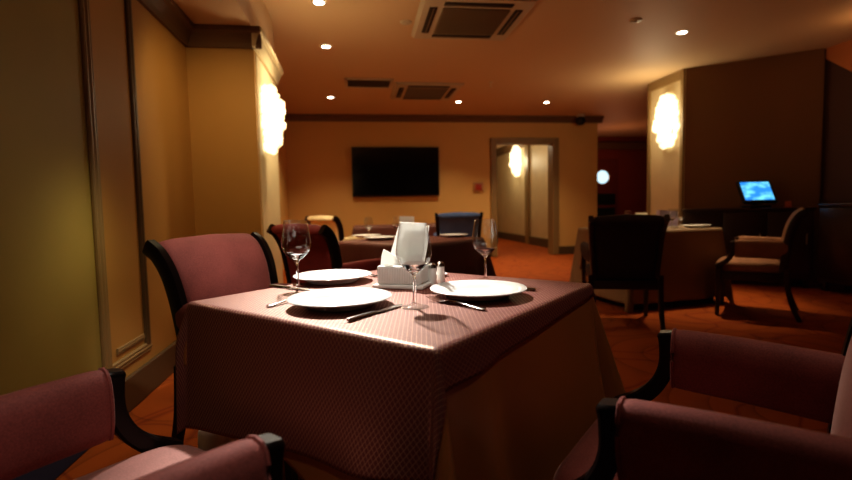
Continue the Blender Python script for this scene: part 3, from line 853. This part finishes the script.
till = thing('till_terminal', 'tilted till terminal with a glowing blue screen on the long sideboard', 'till', (4.77, 5.20, .916), face(.225, .97) + 0, None)
bm = bmesh.new(); box(bm, -.12, .12, -.10, .10, 0, .035, bev=.01); obj('foot', bm, M['black_plastic'], till)
bm = bmesh.new(); tube(bm, [(0, .03, .03), (0, .05, .10), (0, .03, .17)], [.035, .03, .03], 12); obj('neck', bm, M['black_plastic'], till)
tl = R(-33)
bm = bmesh.new(); box(bm, -.19, .19, -.02, .02, -.155, .155, bev=.008)
bmesh.ops.rotate(bm, verts=bm.verts[:], cent=(0, 0, 0), matrix=Matrix.Rotation(tl, 3, 'X')); bmesh.ops.translate(bm, verts=bm.verts[:], vec=(0, .0, .19)); cs = obj('casing', bm, M['black_plastic'], till)
bm = bmesh.new(); box(bm, -.165, .165, -.023, -.0195, -.125, .13)
bmesh.ops.rotate(bm, verts=bm.verts[:], cent=(0, 0, 0), matrix=Matrix.Rotation(tl, 3, 'X')); bmesh.ops.translate(bm, verts=bm.verts[:], vec=(0, .0, .19)); obj('screen', bm, M['screen_till'], cs)

t = thing('card_stand', 'small orange stand beside the till on the long sideboard', 'stand', (5.03, 5.02, .916), ang)
obj('stand_foot', B(-.035, .035, -.025, .025, 0, .01, bev=.003), M['orange_plastic'], t)
bm = bmesh.new(); prism(bm, [(-.008, .0105), (.0, .0105), (.022, .075), (.014, .075)], 'x', -.03, .03); obj('stand_face', bm, M['orange_plastic'], t)

# ------------------------------------------------------------------ lights
def spot(loc, target, power, size=70, blend=.6, col=(1, .78, .52), rad=.04):
    l = bpy.data.lights.new('spot', 'SPOT'); l.energy = power; l.spot_size = R(size); l.spot_blend = blend; l.color = col; l.shadow_soft_size = rad
    o = bpy.data.objects.new('spot_light', l); COL.objects.link(o); o.location = loc
    o.rotation_euler = (Vector(target) - Vector(loc)).to_track_quat('-Z', 'Y').to_euler(); return o
def point(loc, power, col=(1, .72, .4), rad=.1):
    l = bpy.data.lights.new('point', 'POINT'); l.energy = power; l.color = col; l.shadow_soft_size = rad
    o = bpy.data.objects.new('point_light', l); COL.objects.link(o); o.location = loc; return o
WARM = (1, .84, .66)
spot((-.25, 3.17, 2.72), (.05, 1.50, .75), 780, 29, 1, (1, .93, .84), .05)      # key lamp over the near table
spot((-.25, 1.95, 2.32), (-.3, 1.9, 0), 12, 100, 1, WARM, .05)
spot((.0, .25, 2.7), (-.56, .84, .5), 44, 44, 1, (1, .88, .75), .06)
spot((1.1, .9, 2.72), (.85, .95, 0), 24, 60, 1, WARM, .06)
for x, y in ((-.25, 4.30), (-.25, 5.43), (-.255, 7.83), (1.77, 8.05), (3.29, 8.0)):
    spot((x, y, 2.73), (x, y, 0), 96, 110, .8, (1, .79, .50))
spot((3.39, 4.68, 2.73), (3.2, 4.5, 0), 150, 60, .8, (1, .74, .45))
spot((1.6, 6.2, 2.73), (1.2, 6.6, 0), 60, 100, .9, (1, .76, .5))
spot((.3, 3.2, 2.73), (.42, 4.1, .8), 55, 40, .9, (1, .84, .66))  # added fill from the front for the middle table and its napkins
point((-.40, 4.25, 1.80), 9, (1, .84, .55), .1)
point((4.02, 6.22, 2.15), 13, (1, .84, .55), .12)
point((4.1, 12.9, 2.2), 20, (1, .85, .55), .15)
point((3.2, 11.0, 2.6), 24, (1, .85, .6), .2)
point((6.0, 10.5, 1.9), 9, (1, .42, .2), .2)
point((4.9, 4.0, 2.5), 2.5, (1, .55, .25), .1)  # added lamp without a fixture, brightens the orange patch on the side wall

spot((-.80, 2.28, 1.15), (-1.17, 2.30, .5), 5.5, 130, 1, (1, .86, .48), .25)  # added glow for the olive wall, hangs in mid-air with no fixture
spot((-.45, 2.7, 2.31), (-1.0, 3.75, 1.3), 34, 85, 1, (1, .72, .36), .05)  # added fill for the bay wall and the side of the pier
spot((.55, .9, 2.72), (-.62, 2.2, .75), 140, 16, 1, (1, .84, .72), .05)  # added narrow spot to brighten the rose armchair behind the near table
spot((1.3, 4.7, 2.72), (1.3, 6.0, .8), 90, 40, 1, WARM, .05)  # added spot so the back of the blue armchair catches light
spot((.0, .12, 2.72), (.14, 1.52, .88), 85, 16, .8, (1, .9, .8), .05)  # added front fill on the napkins and plates
spot((-.2, 1.25, 2.72), (-.32, 2.9, .7), 45, 26, 1, WARM, .05)  # added fill aimed at the back of the dark red armchair
spot((-.2, 4.5, 2.72), (-.45, 6.0, .9), 30, 24, 1, WARM, .05)  # added spot to lighten the cream armchair
w = bpy.data.worlds.new('world'); scn.world = w; w.use_nodes = True
w.node_tree.nodes['Background'].inputs[0].default_value = (1, .62, .35, 1)
w.node_tree.nodes['Background'].inputs[1].default_value = .01
scn.view_settings.view_transform = 'Standard'
scn.view_settings.look = 'Medium High Contrast'
scn.view_settings.exposure = 0
